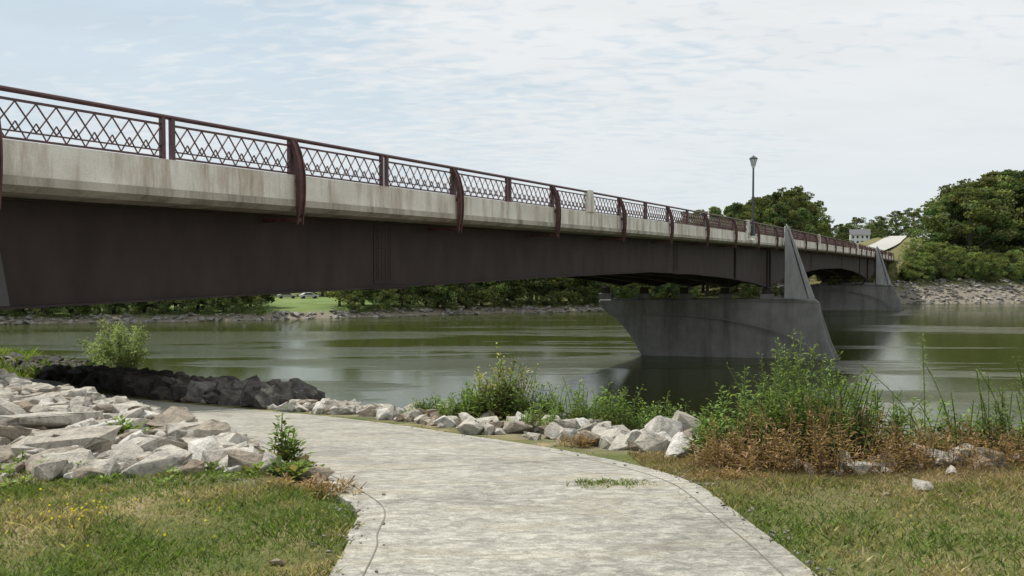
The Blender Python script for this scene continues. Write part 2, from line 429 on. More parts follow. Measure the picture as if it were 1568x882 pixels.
while SB+k*L<S1:
    rib(SB+k*L,0,1); rib(SB+k*L,BW,-1); k+=1
mrb.obj('ribs',[M_rib],bridge)
mp=MB()
for s in(39.2,74.9,116,160,225):
    for w,g in((.12,1),(BW-.12,-1)):
        b0=zr(s)-1.13
        V=[P(s-.42,w-.2,b0),P(s+.42,w-.2,b0),P(s+.42,w+.2,b0),P(s-.42,w+.2,b0),
           P(s-.27,w-.16,b0+1.2),P(s+.27,w-.16,b0+1.2),P(s+.27,w+.16,b0+1.2),P(s-.27,w+.16,b0+1.2)]
        mp.hexa(V,0)
o=mp.obj('pylons',[M_conc],bridge)
bv=o.modifiers.new('b','BEVEL'); bv.width=.03; bv.segments=2
def pier(sp,dz,name):
    sk=math.radians(14.7)
    O=Vector((math.cos(sk),-math.sin(sk),0)); T=Vector((math.sin(sk),math.cos(sk),0))
    base=P(sp,0,0)
    def Q(q,t,z): v=base+O*q+T*t; v.z=z+E; return v
    def fix(o):
        bm=bmesh.new(); bm.from_mesh(o.data); bmesh.ops.recalc_face_normals(bm,faces=bm.faces); bm.to_mesh(o.data); bm.free()
    body=[(3.5,-3.9+dz),(3.9,-4.3+dz),(4.25,-6.2),(4.7,-8.2),(5.5,-10.2),(5.6,-14),(-14.9,-14),(-15.0,-10.3),(-16.0,-8.6),(-16.9,-7.4),(-18.0,-6.3),(-19.2,-5.5),(-19.9,-4.6+dz),(-19.8,-4.2+dz),(-17,-4.15+dz),(1.0,-3.9+dz)]
    m=MB(); k=len(body)
    def hw(q,z):
        t=1.25+ (-(z)-4)*.05
        if q>3: t*=.62
        if q<-15: t*=.85
        return t
    F=[Q(q,-hw(q,z),z) for q,z in body]; B=[Q(q,hw(q,z),z) for q,z in body]
    m.add(F+B,[tuple(range(k)),tuple(range(2*k-1,k-1,-1))]+[((i+1)%k,i,k+i,k+(i+1)%k) for i in range(k)],0)
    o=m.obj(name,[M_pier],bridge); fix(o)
    bv=o.modifiers.new('b','BEVEL'); bv.width=.3; bv.segments=3; bv.limit_method='ANGLE'; bv.angle_limit=math.radians(40)
    m=MB()
    arc=[(-18.8,-5.9+dz*.3),(-13,-5.75+dz*.3),(-7,-6.1),(-2,-7.0),(1.5,-8.3),(3.6,-10.0)]
    arc=[tuple(a) for a in catmull(arc,5)]
    for sg in(-1,1):
        for (a,za),(c_,zc) in zip(arc[:-1],arc[1:]):
            ha=hw(0,za)-.10; hc=hw(0,zc)-.10
            if a<-15.2: ha*=.88; hc*=.88
            p=[Q(a,sg*ha,za-.09),Q(c_,sg*hc,zc-.09),Q(c_,sg*(hc+.17),zc-.09),Q(a,sg*(ha+.17),za-.09),
               Q(a,sg*ha,za+.09),Q(c_,sg*hc,zc+.09),Q(c_,sg*(hc+.17),zc+.09),Q(a,sg*(ha+.17),za+.09)]
            m.hexa(p,0)
    fix(m.obj('pier_relief',[M_pier],bridge))
    zt=zr(sp)+.15
    m=MB()
    def slab(pts,t0,t1,mat):
        k=len(pts); m.add([Q(q,t0,z) for q,z in pts]+[Q(q,t1,z) for q,z in pts],[tuple(range(k)),tuple(range(2*k-1,k-1,-1))]+[((i+1)%k,i,k+i,k+(i+1)%k) for i in range(k)],mat)
    fz=-3.95+dz
    slab([(.28,zt),(.42,zt),(2.75,fz),(.28,fz)],-.42,.42,0)
    slab([(.44,zt+.25),(.80,zt-.3),(3.45,fz),(2.78,fz)],-.55,.55,0)
    slab([(3.4,fz+.1),(3.75,fz-.3),(5.1,-8.4),(5.95,-10.3),(5.95,-14),(5.0,-14),(4.0,-8)],-.75,.75,1)
    o=m.obj('pier_fin',[M_fin,M_pier],bridge); fix(o)
    bv=o.modifiers.new('b','BEVEL'); bv.width=.08; bv.segments=2
    m=MB()
    for w in GW:
        q=-w/math.cos(math.radians(29.7-14.7)); zc=-4.0+dz+ (q/20)*.2
        c_=Q(q,0,0); c_.z=E+(bot(sp)-.06+zc)/2
        h=abs(bot(sp)-.06-zc)
        m.box(c_,.9,.9,h,0,(O,T,ZV))
        c2=Vector(c_); c2.z=E+zc+h*.25; m.box(c2,1.5,1.4,h*.45,1,(O,T,ZV))
    m.obj('bearings',[M_steel,M_pier],bridge)
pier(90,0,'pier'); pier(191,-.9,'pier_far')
for s,d in((S1+1.5,3),(S0-1.5,3)):
    m=MB(); m.box(P(s,10,-4.5),d,BW+2,2*(4.5+zr(s)-1.9)-.02,0,(U,NV,ZV))
    o=m.obj('abutment',[M_pier],bridge); bv=o.modifiers.new('b','BEVEL'); bv.width=.1
rm=MB(); RP=catmull([(97,226.5),(140,300),(204,420),(330,640)],14)
V=[]
for i,p in enumerate(RP):
    d=RP[min(i+1,len(RP)-1)]-RP[max(i-1,0)]; d/=np.linalg.norm(d); nn=np.array([-d[1],d[0]])
    z=float(np.interp(p[1],[226,300,420,640],[1.8,6.75,13.95,15.2]))+E
    for k in(-4.5,-2,2,4.5): V.append((p[0]+nn[0]*k,p[1]+nn[1]*k,z+.12))
rm.add(V,[(4*i+k,4*i+k+1,4*i+k+5,4*i+k+4) for i in range(len(RP)-1) for k in range(3)])
rm.obj('hill_road',[M_road])
# ---------------------------------------------------------------- street lamp
def lamp(s):
    e=empty('street_lamp',P(s,-.35,zr(s)-1.4))
    m=MB(); z=[0,.25,.3,.9,1.0,6.2,6.25]; r=[.24,.24,.17,.14,.11,.08,.12]
    m.tube([(0,0,a) for a in z],r,12,0)
    m.tube([(0,0,-.5),(0,0,0)],[.35,.42],12,1)
    m.obj('post',[M_lamp,M_conc],e,False)
    m=MB(); m.tube([(0,0,6.25),(0,0,6.4),(0,0,7.05)],[.12,.16,.33],8,0); m.obj('lantern_glass',[M_glass],e)
    m=MB(); m.tube([(0,0,7.05),(0,0,7.12),(0,0,7.26),(0,0,7.34),(0,0,7.42)],[.40,.40,.2,.06,.02],8,0)
    for k in range(8):
        a=2*math.pi*k/8; m.bar((.165*math.cos(a),.165*math.sin(a),6.4),(.335*math.cos(a),.335*math.sin(a),7.06),.025,.025,(math.cos(a),math.sin(a),0))
    m.obj('lantern_cap',[M_lamp],e)
    m=MB(); m.box((NV.x*.2,NV.y*.2,-.5),1.5,1.0,.5,0,(U,NV,ZV)); o=m.obj('pedestal',[M_conc],e)
    bv=o.modifiers.new('b','BEVEL'); bv.width=.12
lamp(74.9)
# ---------------------------------------------------------------- rocks
def rocktemps(n,seed,fine):
    r=random.Random(seed); T=[]
    for i in range(n):
        bm=bmesh.new()
        for k in range(15):
            p=[r.uniform(-1,1) for _ in range(3)]
            mx=max(abs(a) for a in p); p=[a/mx*(r.uniform(.68,1)) for a in p]
            bm.verts.new((p[0],p[1]*r.uniform(.7,1),p[2]))
        res=bmesh.ops.convex_hull(bm,input=bm.verts)
        bmesh.ops.delete(bm,geom=[g for g in res['geom_interior'] if isinstance(g,bmesh.types.BMVert)],context='VERTS')
        bmesh.ops.bevel(bm,geom=list(bm.edges),offset=.035,segments=1,affect='EDGES')
        if fine:
            bmesh.ops.triangulate(bm,faces=bm.faces)
            lg=[e for e in bm.edges if e.calc_length()>.35]
            bmesh.ops.subdivide_edges(bm,edges=lg,cuts=1)
            bmesh.ops.triangulate(bm,faces=bm.faces)
            for v in bm.verts:
                c=v.co
                d=.05*math.sin(c.x*5+i)*math.sin(c.y*6+2*i)+.04*math.sin(c.z*11+c.x*7+i)+r.uniform(-.022,.022)
                v.co=c*(1+d)
        for i_,v in enumerate(bm.verts): v.index=i_
        V=np.array([v.co[:] for v in bm.verts])*.5
        F=[[v.index for v in f.verts] for f in bm.faces]
        bm.free(); T.append((V,F))
    return T
RTf=rocktemps(14,3,True); RTc=rocktemps(12,5,False)
def rocks(name,L_,mat,RT=RTc,tilt=.22):
    V=[];F=[];off=0
    for (x,y,z,sx,sy,sz) in L_:
        v,f=random.choice(RT)
        a=random.uniform(0,6.28); tx=random.gauss(0,tilt); ty=random.gauss(0,tilt)
        R=np.array([[math.cos(a),-math.sin(a),0],[math.sin(a),math.cos(a),0],[0,0,1]])
        Rx=np.array([[1,0,0],[0,math.cos(tx),-math.sin(tx)],[0,math.sin(tx),math.cos(tx)]])
        Ry=np.array([[math.cos(ty),0,math.sin(ty)],[0,1,0],[-math.sin(ty),0,math.cos(ty)]])
        w=(v*np.array([sx,sy,sz]))@(R@Rx@Ry).T+np.array([x,y,z])
        V.append(w); F+= [[i+off for i in q] for q in f]; off+=len(w)
    me=bpy.data.meshes.new(name); me.from_pydata(np.concatenate(V).tolist(),[],F); me.materials.append(mat); me.update()
    return link(bpy.data.objects.new(name,me))
def sample(n,x0,x1,y0,y1,cond):
    x=rng.uniform(x0,x1,n); y=rng.uniform(y0,y1,n)
    h=height(x,y,True)+E
    ok=cond(x,y)
    return x[ok],y[ok],h[ok]
def cA(x,y):
    s_=-sdist(x,y,EL[::2]); fr=y-(6.0+.22*np.sin(x*2.1)+.12*(np.abs(x+1)<.8))
    return (s_>.2)&(fr>0)&(s_<6)
RL=[]
x,y,h=sample(6000,-13,-1,5.4,18,cA)
for a,b_,c_ in zip(x,y,h):
    s_=random.choice([.06,.08,.1,.13,.16,.2,.26,.32])*(1+.03*(b_-6))
    RL.append((a,b_,c_+s_*.12,s_*random.uniform(1.1,1.8),s_*random.uniform(.8,1.2),s_*random.uniform(.4,.8)))
for (a,b_,sx,sy,sz) in[(-4.1,7.1,1.2,.65,.22),(-3.2,6.8,.6,.45,.22),(-4.9,8.3,1.4,.75,.24),(-6.0,9.4,1.3,.75,.24),(-2.35,6.75,.45,.34,.26),(-1.95,6.4,.36,.28,.2),(-3.0,7.8,.5,.45,.24),(-5.4,7.6,1.1,.65,.22),(-2.6,7.3,.42,.36,.24),(-3.7,8.7,.65,.5,.24),(-4.5,6.5,.5,.38,.2),(-3.6,6.35,.38,.3,.2),(-2.8,6.5,.4,.32,.22),(-5.2,6.8,.7,.45,.22),(-1.55,6.25,.26,.2,.14)]:
    RL.append((a,b_,gz(a,b_)+sz*.38,sx,sy,sz))
rocks('limestone_rocks',RL,M_rock,RTf,.16)
def cB(x,y):
    s_=sdist(x,y,ER[::2]); c_=sdist(x,y,CREST)
    return (s_>.3+.12*np.sin(x*3.1))&(c_>-1.1+.4*np.sin(x*1.7))&(c_<3.5)
RL=[]
x,y,h=sample(8000,-9,10,6.5,25,cB)
for a,b_,c_ in zip(x,y,h):
    if a>3.2 and random.random()<.45: continue
    s_=random.choice([.06,.08,.11,.14,.18,.24,.32])*(1 if b_<11 else 1.15)
    RL.append((a,b_,c_+s_*.18,s_*random.uniform(1,1.6),s_*random.uniform(.8,1.2),s_*random.uniform(.55,.95)))
for (a,b_,s_) in[(1.78,9.2,.5),(2.12,9.5,.46),(1.35,9.0,.3),(2.5,8.9,.34),(.9,10.2,.3),(2.9,8.4,.32),(-.4,12.6,.3),(-1.8,14.2,.36),(1.1,9.6,.3),(1.65,8.7,.26),(2.0,8.8,.3)]:
    RL.append((a,b_,gz(a,b_)+s_*.35,s_*1.1,s_,s_*.9))
rocks('riprap_bank_rocks',RL,M_rock,RTf,.3)
def cC(x,y):
    s_=sdist(x,y,ER[::2]); c_=sdist(x,y,CREST)
    return (s_>.5)&(c_>-1.4)&(c_<3)
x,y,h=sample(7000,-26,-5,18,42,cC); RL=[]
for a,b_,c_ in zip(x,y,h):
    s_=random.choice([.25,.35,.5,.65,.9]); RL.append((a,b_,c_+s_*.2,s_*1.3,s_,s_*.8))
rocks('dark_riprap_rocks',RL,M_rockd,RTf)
def cD(x,y):
    t_=-sdist(x,y,FAR); lim=np.where(x>60,13,2.5); return (t_>-1)&(t_<lim)
x,y,h=sample(60000,-120,200,125,226,cD); RL=[]
for a,b_,c_ in zip(x,y,h):
    if random.random()<.45: continue
    s_=random.choice([.5,.7,.9,1.3]); RL.append((a,b_,c_+s_*.1,s_*1.3,s_,s_*.6))
rocks('shoreline_rocks',RL[:4500],M_rockf)
# ---------------------------------------------------------------- foliage builders
def rand_unit(n):
    v=rng.normal(size=(n,3)); return v/np.linalg.norm(v,axis=1,keepdims=True)
def leafquads(C,size,aspect=.6):
    n=len(C); a=rand_unit(n)
    b_=np.cross(a,rand_unit(n)); b_/=np.linalg.norm(b_,axis=1,keepdims=True)
    s_=size if np.ndim(size) else np.full(n,size); s_=s_[:,None]
    return np.stack([C-a*s_*.5,C+b_*s_*aspect*.5,C+a*s_*.5,C-b_*s_*aspect*.5],1)
def treemesh(name,H,R,seed,low=.12,col=(.045,.075,.02),leaf=.58,ncl=60,per=90):
    global rng
    rng=np.random.default_rng(seed); rr=random.Random(seed)
    t=MB(); lean=(rr.uniform(-.05,.05)*H,rr.uniform(-.05,.05)*H)
    tr=.022*H
    pts=[(0,0,-.5),(lean[0]*.3,lean[1]*.3,H*.3),(lean[0]*.7,lean[1]*.7,H*.6),(lean[0],lean[1],H*.88)]
    t.tube(pts,[tr*1.25,tr*.8,tr*.45,tr*.12],8)
    Cs=[];cols=[]
    for i in range(ncl):
        z=low+(.97-low)*((i+.5)/ncl)
        prof=math.sin(math.pi*min(1,max(.0,(z-low*.4)/(1.03-low*.4)))**.8)**.7
        a=rr.uniform(0,6.28); q=R*prof*math.sqrt(rr.uniform(.1,1))*rr.uniform(.75,1.12)
        c_=np.array([lean[0]*z+q*math.cos(a),lean[1]*z+q*math.sin(a),z*H])
        cr=R*rr.uniform(.16,.32)*(1-.35*z)
        if i%5==0:
            z0=max(.15,z-.22)*H
            t.tube([(lean[0]*z0/H,lean[1]*z0/H,z0),tuple((np.array([lean[0]*z0/H,lean[1]*z0/H,z0])+c_)/2+np.array([0,0,.05*H])),tuple(c_)],[tr*.4,tr*.22,tr*.06],5)
        d=rand_unit(per)*(rng.uniform(.35,1.0,(per,1))**.6)*cr*np.array([1.1,1.1,.75])
        Cs.append(c_+d)
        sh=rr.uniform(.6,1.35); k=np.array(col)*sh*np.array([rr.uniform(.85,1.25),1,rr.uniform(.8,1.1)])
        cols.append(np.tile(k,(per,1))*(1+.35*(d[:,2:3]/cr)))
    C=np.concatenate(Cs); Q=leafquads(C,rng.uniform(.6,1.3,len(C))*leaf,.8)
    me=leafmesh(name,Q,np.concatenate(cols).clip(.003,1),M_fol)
    bm=bmesh.new(); bm.from_mesh(me)
    tv=[bm.verts.new(v) for v in t.v]
    for f in t.f:
        try: nf=bm.faces.new([tv[i] for i in f]); nf.material_index=1
        except: pass
    bm.to_mesh(me); bm.free(); me.materials.append(M_bark)
    return me
TM=[treemesh('tree_a',20,7.5,11,col=(.112,.145,.066)),  # tree leaf colours lifted and slightly greyed, standing in for distance haze
    treemesh('tree_b',20,6.2,12,col=(.084,.115,.055)),
    treemesh('tree_c',20,8.5,13,col=(.125,.158,.072)),
    treemesh('tree_d',20,5.5,14,low=.2,col=(.10,.13,.068)),
    treemesh('shrub_e',20,11,15,low=.05,col=(.165,.215,.090))]
def put(parent,x,y,hgt,kind=None,wide=1.0,sink=.3):
    me=TM[kind if kind is not None else random.randrange(4)]
    o=bpy.data.objects.new('tree',me); s_=hgt/20
    o.location=(x,y,gz(x,y)-sink); o.scale=(s_*wide,s_*wide,s_); o.rotation_euler=(0,0,random.uniform(0,6.28))
    link(o,parent)
farx=[p[0] for p in FAR]; fary=[p[1] for p in FAR]
def shore(x): return float(np.interp(x,farx,fary))
woods=empty('distant_trees')
x=-150
while x<22:
    for r_ in range(3):
        inn=random.uniform(3,8)+r_*8
        yy=shore(x)+inn; px=784+1220*x/yy
        if 395<px<520: 
            continue
        put(woods,x+random.uniform(-2,2),yy,random.uniform(9,14),None,1.2)
    if not (402<784+1220*x/(shore(x)+3)<515): put(woods,x,shore(x)+3,random.uniform(3,5.5),4,1.2)
    x+=4.3
x=-110
while x<20:
    put(woods,x,shore(x)+random.uniform(62,80),random.uniform(10,15),None,1.3); x+=6
x=14
while x<96:
    top=np.interp(x,[14,22,35,50,62,75,90,96],[15,20,19,18.5,22,23,24,20])
    for r_ in range(4):
        yy=shore(x)+12+r_*13+random.uniform(-3,3)
        s_=x*ST+yy*CT; w=-x*CT+yy*ST-D0
        if -6<w<27 and s_>190: continue
        if w<-6 and x<96: continue
        put(woods,x+random.uniform(-2,2),yy,top*random.uniform(.78,1.05),None,1.0)
    if random.random()<.8:
        yy=shore(x)+random.uniform(5,9); w=-x*CT+yy*ST-D0
        if not(-3<w<23): put(woods,x,yy,random.uniform(4,7),4,1.0)
    x+=4.6
for (a,b_,h_) in[(72,285,25),(80,290,25),(88,292,27),(96,293,29),(104,298,31),(112,306,30),(66,280,25),(60,270,25),(106,305,24),(119,318,26),(124,330,21),(112,330,22),(76,300,25),(131,345,17),(138,352,15),(90,310,26)]:
    put(woods,a,b_,h_*.88,random.choice([0,2,1]),.95)
rw=empty('riverbank_trees')
for i in range(80):
    x=random.uniform(116,215); D=random.uniform(228,290)
    w=-x*CT+D*ST-D0
    if w>-14: continue
    r_=x/D
    if r_<.488: continue
    top=np.interp(r_,[.488,.52,.56,.585,.61,.64,.75],[.066,.094,.104,.112,.119,.122,.125])*D
    put(rw,x,D,max(8,(top-(gz(x,D)-E))*random.uniform(.82,1.0)),random.choice([0,1,2,3]),1.2)
for i in range(120):
    x=random.uniform(106,205); t_=random.uniform(10,24)
    yy=shore(x)+t_; w=-x*CT+yy*ST-D0
    if w>-3: continue
    put(rw,x,yy,random.uniform(4,8.5),random.choice([4,4,0]),1.1)
hw_=empty('hilltop_trees')
for (a,b_,h_) in[(160,440,17),(168,452,16),(178,456,17),(188,460,15),(198,470,15),(207,478,13),(216,470,14),(226,470,18),(236,470,20),(152,430,18),(146,415,17),(222,440,14),(230,430,17),(238,420,18),(140,400,16),(134,380,17),(216,500,18),(190,500,17),(176,500,18),(166,398,9),(160,392,8),(185,400,6),(182,392,4),(183,440,13),(193,446,12),(203,452,11)]:
    put(hw_,a,b_,h_*random.uniform(.85,1.1),None,1.35)
for i in range(24):
    put(hw_,random.uniform(-300,900),random.uniform(560,700),random.uniform(16,24),None,1.6)
# ---------------------------------------------------------------- house
hs=empty('white_house',(176,404,gz(176,404)-1.2)); hs.rotation_euler=(0,0,-.35)
m=MB(); m.box((0,0,2.6),9,7,5.6,0); m.obj('walls',[M_white],hs)
m=MB(); 
m.add([(-4.9,-4.1,5.3),(4.9,-4.1,5.3),(4.9,4.1,5.3),(-4.9,4.1,5.3),(-4.9,0,8.2),(4.9,0,8.2)],[(0,1,5,4),(2,3,4,5)],0)
m.obj('roof',[M_roof],hs)
m=MB(); m.add([(-4.5,-3.5,5.41),(-4.5,3.5,5.41),(-4.5,0,7.9),(4.5,-3.5,5.41),(4.5,3.5,5.41),(4.5,0,7.9)],[(0,1,2),(3,5,4)]); m.obj('gables',[M_white],hs)
m=MB()
for xx in(-3.2,-1.1,3.2):
    for zz in(1.6,4.2): m.box((xx,-3.52,zz),.9,.08,1.3)
m.box((1.1,-3.52,4.2),.9,.08,1.3); m.box((1.1,-3.52,1.1),1.05,.08,2.2)
m.obj('windows_and_door',[M_win],hs)
m=MB(); m.box((2.2,.5,8.2),.7,.7,1.6); m.obj('chimney',[M_slab],hs)
# ---------------------------------------------------------------- cars
def car(x,y,rot,c):
    e=empty('parked_car',(x,y,gz(x,y))); e.rotation_euler=(0,0,rot)
    m=MB()
    prof=[(-2.2,.35),(2.2,.35),(2.25,.75),(1.2,.92),(.55,1.42),(-1.1,1.45),(-1.8,.98),(-2.25,.9)]
    k=len(prof); m.add([(a,-.85,b_) for a,b_ in prof]+[(a,.85,b_) for a,b_ in prof],[tuple(range(k)),tuple(range(2*k-1,k-1,-1))]+[((i+1)%k,i,k+i,k+(i+1)%k) for i in range(k)])
    o=m.obj('body',[carpaint('car_paint',c)],e); bv=o.modifiers.new('b','BEVEL'); bv.width=.08; bv.segments=2
    m=MB()
    for sy in(-.86,.86): m.hexa([(-1.4,sy-.01,.98),(.95,sy-.01,.98),(.95,sy+.01,.98),(-1.4,sy+.01,.98),(-1.0,sy-.01,1.35),(.5,sy-.01,1.35),(.5,sy+.01,1.35),(-1.0,sy+.01,1.35)])
    m.obj('windows',[M_win],e)
    m=MB()
    for a in(-1.4,1.4):
        for b_ in(-.8,.8): m.tube([(a,b_-.12,.33),(a,b_+.12,.33)],.33,14)
    m.obj('wheels',[M_tire],e)
car(-49,192,.5,(.5,.5,.49)); car(-54,191,.4,(.34,.33,.31))
# ---------------------------------------------------------------- weeds
def weed(x,y,H,kind,A):
    z=gz(x,y)-.03; n=8
    bend=rng.normal(0,.16,2)*H
    ts=np.linspace(0,1,n)
    S=np.stack([x+bend[0]*ts**2,y+bend[1]*ts**2,z+H*ts],1)
    wst=.006 if kind!='dry' else .004
    a=rng.uniform(0,6.28); d=np.array([math.cos(a),math.sin(a),0])*wst; d2=np.array([-d[1],d[0],0])
    stemc=(.13,.17,.07) if kind!='dry' else (.25,.17,.115)
    for dd in(d,d2):
        A[0].append(np.stack([S[:-1]-dd,S[:-1]+dd,S[1:]+dd*.7,S[1:]-dd*.7],1)); A[1].append(np.tile(stemc,(n-1,1)))
    if kind=='tall':   nl=75; ls=.072; asp=.22; c0=(.155,.21,.080); lo=.15
    elif kind=='spire':nl=150; ls=.060; asp=.16; c0=(.15,.20,.085); lo=.1
    elif kind=='leafy':nl=46; ls=.090; asp=.45; c0=(.155,.22,.075); lo=.1
    elif kind=='red':  nl=50; ls=.10; asp=.5; c0=(.25,.24,.10); lo=.1
    elif kind=='dry':  nl=26; ls=.06; asp=.2; c0=(.285,.19,.12); lo=.15
    else: nl=40; ls=.05; asp=.5; c0=(.18,.24,.08); lo=.1
    t_=lo+(1-lo)*rng.uniform(0,1,nl)
    B=np.stack([np.interp(t_,ts,S[:,k]) for k in range(3)],1)
    ang=rng.uniform(0,6.28,nl); el=rng.uniform(.1,1.0,nl)
    dr_=np.stack([np.cos(ang)*np.cos(el),np.sin(ang)*np.cos(el),np.sin(el)],1)
    sz=ls*rng.uniform(.6,1.4,nl)*(1.25-.7*t_)
    if H>1.0: sz=sz*1.15
    sd=np.stack([-np.sin(ang),np.cos(ang),rng.uniform(-.4,.4,nl)],1)
    br=B+dr_*(sz*rng.uniform(.2,1.0,nl))[:,None]*(1.0 if kind not in('tall','spire') else .5)
    Q=np.stack([br,br+dr_*sz[:,None]*.5+sd*(sz*asp*.5)[:,None],br+dr_*sz[:,None]-np.array([0,0,.2])*sz[:,None],br+dr_*sz[:,None]*.5-sd*(sz*asp*.5)[:,None]],1)
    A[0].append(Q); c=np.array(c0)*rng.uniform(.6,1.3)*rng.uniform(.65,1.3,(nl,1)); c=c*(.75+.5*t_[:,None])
    if kind in('tall','leafy','spire'):
        kk=np.clip((.5-t_)*2.2*rng.uniform(0,1.5),0,.85)[:,None]; c=c*(1-kk)+np.array((.25,.175,.095))*kk
    A[1].append(c)
def clump(name,specs):
    A=([],[])
    for (x,y,r,n_,h0,h1,kind) in specs:
        for i in range(n_):
            a=random.uniform(0,6.28); q=r*math.sqrt(random.random())
            weed(x+q*math.cos(a)*1.2,y+q*math.sin(a)*.7,random.uniform(h0,h1)*(1.08-.45*(q/r)**2),kind,A)
    me=leafmesh(name,np.concatenate(A[0]),np.concatenate(A[1]).clip(.003,1),M_fol)
    return link(bpy.data.objects.new(name,me))
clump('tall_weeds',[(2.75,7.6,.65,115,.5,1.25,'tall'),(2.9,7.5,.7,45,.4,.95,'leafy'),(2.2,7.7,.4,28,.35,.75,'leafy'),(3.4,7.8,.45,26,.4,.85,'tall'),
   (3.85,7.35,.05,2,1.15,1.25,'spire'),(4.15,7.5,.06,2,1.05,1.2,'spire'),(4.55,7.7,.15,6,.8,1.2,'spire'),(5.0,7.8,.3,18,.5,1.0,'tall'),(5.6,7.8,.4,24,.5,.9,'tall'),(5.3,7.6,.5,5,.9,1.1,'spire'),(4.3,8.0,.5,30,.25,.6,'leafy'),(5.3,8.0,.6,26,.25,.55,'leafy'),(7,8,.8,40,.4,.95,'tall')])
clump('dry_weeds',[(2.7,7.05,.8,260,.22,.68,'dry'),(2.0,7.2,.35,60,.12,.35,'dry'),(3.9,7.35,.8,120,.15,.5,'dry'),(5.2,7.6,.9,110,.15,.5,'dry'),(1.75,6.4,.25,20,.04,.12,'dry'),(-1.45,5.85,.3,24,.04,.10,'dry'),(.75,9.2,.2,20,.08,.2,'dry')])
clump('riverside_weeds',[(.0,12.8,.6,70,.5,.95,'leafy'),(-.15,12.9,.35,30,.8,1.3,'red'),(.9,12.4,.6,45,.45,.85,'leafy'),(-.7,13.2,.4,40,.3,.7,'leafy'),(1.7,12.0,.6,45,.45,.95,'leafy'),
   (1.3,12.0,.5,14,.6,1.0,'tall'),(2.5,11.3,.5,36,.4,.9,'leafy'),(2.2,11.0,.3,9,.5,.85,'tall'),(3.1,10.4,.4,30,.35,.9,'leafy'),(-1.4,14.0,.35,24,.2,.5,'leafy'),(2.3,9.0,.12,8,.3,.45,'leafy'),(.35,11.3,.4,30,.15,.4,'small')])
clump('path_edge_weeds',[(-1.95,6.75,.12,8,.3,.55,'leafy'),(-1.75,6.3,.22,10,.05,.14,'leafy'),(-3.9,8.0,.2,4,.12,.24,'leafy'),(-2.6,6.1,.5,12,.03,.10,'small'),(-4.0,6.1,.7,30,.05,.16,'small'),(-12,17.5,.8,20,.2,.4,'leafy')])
A=([],[])
bx,by=-20.0,40.5
bc=np.array([bx,by,gz(bx,by)])
m=MB()
for i in range(28):
    a=random.uniform(0,6.28); q=random.uniform(.2,1.8); hh=random.uniform(2.0,4.2)*(1-.3*q/1.8)
    tip=bc+np.array([q*math.cos(a),q*math.sin(a),hh]); m.tube([tuple(bc),tuple((bc+tip)/2+np.array([0,0,.2])),tuple(tip)],[.03,.02,.006],5)
    for j in range(6):
        f=.25+.75*j/5; c_=bc+(tip-bc)*f
        n_=60; d=rand_unit(n_)*rng.uniform(.2,1,(n_,1))*.36
        A[0].append(leafquads(c_+d,rng.uniform(.10,.2,n_),.45)); A[1].append(np.tile(np.array((.36,.42,.26))*random.uniform(.65,1.25),(n_,1)))
me=leafmesh('willow_bush',np.concatenate(A[0]),np.concatenate(A[1]),M_fol)
bo=link(bpy.data.objects.new('willow_bush',me)); m.obj('stems',[M_bark],bo)
# ---------------------------------------------------------------- grass
def grass(name,n,x0,x1,y0,y1,cond,hmin,hmax,colf,wid=.004):
    x=rng.uniform(x0,x1,n); y=rng.uniform(y0,y1,n); ok=cond(x,y); x=x[ok];y=y[ok]; n=len(x)
    z=height(x,y,True)+E-.01
    pn=vnoise(x,y,4.1,5)*.5+.5
    h=rng.uniform(hmin,hmax,n)*(.6+.7*pn); a=rng.uniform(0,6.28,n)
    dx=np.cos(a)*wid;dy=np.sin(a)*wid
    lx=rng.normal(0,.55,n)*h; ly=rng.normal(0,.55,n)*h
    Q=np.zeros((n,4,3)); Q[:,0]=np.stack([x-dx,y-dy,z],1);Q[:,1]=np.stack([x+dx,y+dy,z],1)
    Q[:,2]=np.stack([x+dx*.8+lx*.4,y+dy*.8+ly*.4,z+h*.6],1); Q[:,3]=np.stack([x+lx,y+ly,z+h],1)
    C=colf(x,y,n)
    me=leafmesh(name,Q,C.clip(.003,1),M_grass); link(bpy.data.objects.new(name,me))
def gcol(x,y,n,dryb=0.):
    p=vnoise(x,y,2.3,1)*.35+vnoise(x,y,6.7,2)*.3+vnoise(x,y,15,4)*.2+dryb+rng.normal(0,.2,n)
    k=np.clip((p+.05)/.6,0,1)[:,None]
    g=np.array([.145,.20,.060])*rng.uniform(.55,1.4,(n,1)); d=np.array([.41,.335,.205])*rng.uniform(.55,1.35,(n,1))
    return g*(1-k)+d*k
grass('lawn_grass',80000,-6.5,-.9,2.6,6.6,lambda x,y:(-sdist(x,y,EL[::2])>.0+.03*np.sin(y*23))&(y<6.2+.2*np.sin(x*5)),.015,.055,lambda x,y,n:gcol(x,y,n,.03))
def rc(x,y,n):
    k=np.clip((y-5.2)/1.6,0,1)
    c=gcol(x,y,n,.0+.35*k); r=np.array([.29,.20,.13])*rng.uniform(.6,1.3,(n,1)); kk=(k*.6)[:,None]
    return c*(1-kk)+r*kk
grass('verge_grass',120000,1.2,8.5,2.6,8.3,lambda x,y:(sdist(x,y,ER[::2])>.0+.03*np.sin(y*23))&(sdist(x,y,CREST)<.6),.015,.06,rc)
grass('path_grass_tuft',4500,.4,1.3,5.75,6.45,lambda x,y:((x-.85)/.40)**2+((y-6.1-.15*(x-.85))/.16)**2<1+.5*np.sin(x*37)+.4*np.sin(y*61),.01,.045,lambda x,y,n:gcol(x,y,n,.05))
grass('bank_grass',50000,-40,-9,24,56,lambda x,y:(sdist(x,y,ER[::2])>.3)&(sdist(x,y,CREST)>-5)&(sdist(x,y,CREST)<1.5)&(y>33),.15,.6,lambda x,y,n:gcol(x,y,n,-.3)*1.3,.014)
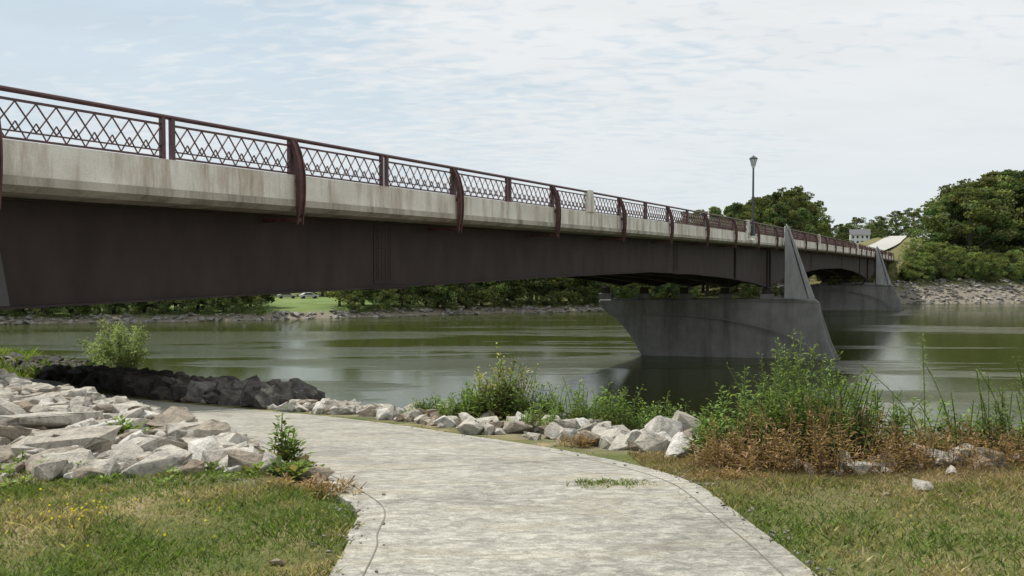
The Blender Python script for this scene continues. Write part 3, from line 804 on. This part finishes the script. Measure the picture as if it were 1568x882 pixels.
fx=np.concatenate([rng.normal(-2.75,.12,26),rng.normal(-3.35,.1,18),rng.uniform(-3.9,-1.6,14)]); fy=np.concatenate([rng.normal(5.0,.12,26),rng.normal(4.75,.08,18),rng.uniform(4.4,5.5,14)]); fz=height(fx,fy,True)+E+.05
C_=np.stack([fx,fy,fz],1)
Q=leafquads(np.repeat(C_,3,0),.017,.9); me=leafmesh('yellow_flowers',Q,np.tile((.8,.68,.05),(len(Q),1)),M_grass); link(bpy.data.objects.new('yellow_flowers',me))
RL=[]
for i in range(340):
    k=random.randrange(8,70); f=random.choice([random.gauss(-.01,.03),random.gauss(1.01,.03)])
    q=EL[k]*(1-f)+ER[k]*f+np.array([random.gauss(0,.04),random.gauss(0,.1)]); s_=random.uniform(.008,.028)
    RL.append((q[0],q[1],pz(*q)+s_*.2,s_*1.3,s_,s_*.7))
rocks('path_gravel',RL,M_rockf)
rocks('verge_stones',[(3.05,5.9,gz(3.05,5.9)+.03,.2,.13,.08),(-1.25,4.2,gz(-1.25,4.2)+.01,.09,.06,.05),(2.7,5.7,gz(2.7,5.7),.06,.05,.04),(-3.9,4.2,gz(-3.9,4.2)+.02,.08,.07,.05)],M_rock)
# ---------------------------------------------------------------- light
az=math.atan2(-.80,.60); el=math.radians(57)
sd_=Vector((math.sin(az)*math.cos(el),math.cos(az)*math.cos(el),math.sin(el)))
sun=bpy.data.lights.new('sun','SUN'); sun.energy=4.6; sun.angle=math.radians(.6); sun.color=(1,.95,.87)
so=bpy.data.objects.new('sun',sun); so.rotation_euler=sd_.to_track_quat('Z','Y').to_euler(); link(so)
w=bpy.data.worlds.new('World'); scene.world=w; w.use_nodes=True; nt=w.node_tree
bg=nt.nodes['Background']; bg.inputs['Strength'].default_value=.1
sky=nt.nodes.new('ShaderNodeTexSky'); sky.sky_type='NISHITA'; sky.sun_disc=False
sky.sun_elevation=el; sky.sun_rotation=az; sky.air_density=1; sky.dust_density=1.5
tc=nt.nodes.new('ShaderNodeTexCoord'); sx=nt.nodes.new('ShaderNodeSeparateXYZ'); nt.links.new(tc.outputs['Generated'],sx.inputs[0])
def math_(op,a,b_=None):
    n_=nt.nodes.new('ShaderNodeMath'); n_.operation=op
    for i,v in enumerate((a,b_)):
        if v is None: continue
        if isinstance(v,(int,float)): n_.inputs[i].default_value=v
        else: nt.links.new(v,n_.inputs[i])
    return n_.outputs[0]
zc=math_('ADD',math_('MAXIMUM',sx.outputs[2],0.0),.16)
cx=nt.nodes.new('ShaderNodeCombineXYZ'); nt.links.new(math_('DIVIDE',sx.outputs[0],zc),cx.inputs[0]); nt.links.new(math_('DIVIDE',sx.outputs[1],zc),cx.inputs[1])
mp_=nt.nodes.new('ShaderNodeMapping'); mp_.inputs['Rotation'].default_value=(0,0,.75); mp_.inputs['Scale'].default_value=(1,2.2,1); nt.links.new(cx.outputs[0],mp_.inputs[0])
big=noise(nt,.8,5,cx.outputs[0],.5); sm=noise(nt,9,3,mp_.outputs[0],.45,.5)
cover=math_('ADD',math_('MULTIPLY',big,1.5),math_('MULTIPLY',sx.outputs[0],.60))
rip=math_('MULTIPLY',sm,1.0)
cf=ramp(nt,math_('MULTIPLY',math_('ADD',cover,rip),.6),[(.58,.18),(.80,1.0)])
cloud=(8.45,8.7,8.85)
blue=mix(nt,sky.outputs[0],(6.0,7.35,8.35),.88)
colr=mix(nt,blue,cloud,cf)
shade=ramp(nt,noise(nt,2.0,5,mp_.outputs[0],.6),[(.38,.955),(.58,1.0)])
colr=mix(nt,colr,shade,1,'MULTIPLY')
hz=ramp(nt,sx.outputs[2],[(.0,.85),(.28,0.0)])
colr=mix(nt,colr,(7.3,8.0,8.35),hz)
nt.links.new(colr,bg.inputs['Color'])
# ---------------------------------------------------------------- camera
cam=bpy.data.cameras.new('camera'); cam.lens=28.01; cam.sensor_width=36; cam.clip_start=.05; cam.clip_end=6000
co=bpy.data.objects.new('camera',cam); co.location=(0,0,E); co.rotation_euler=(math.radians(90-1.83),0,0); link(co)
scene.camera=co
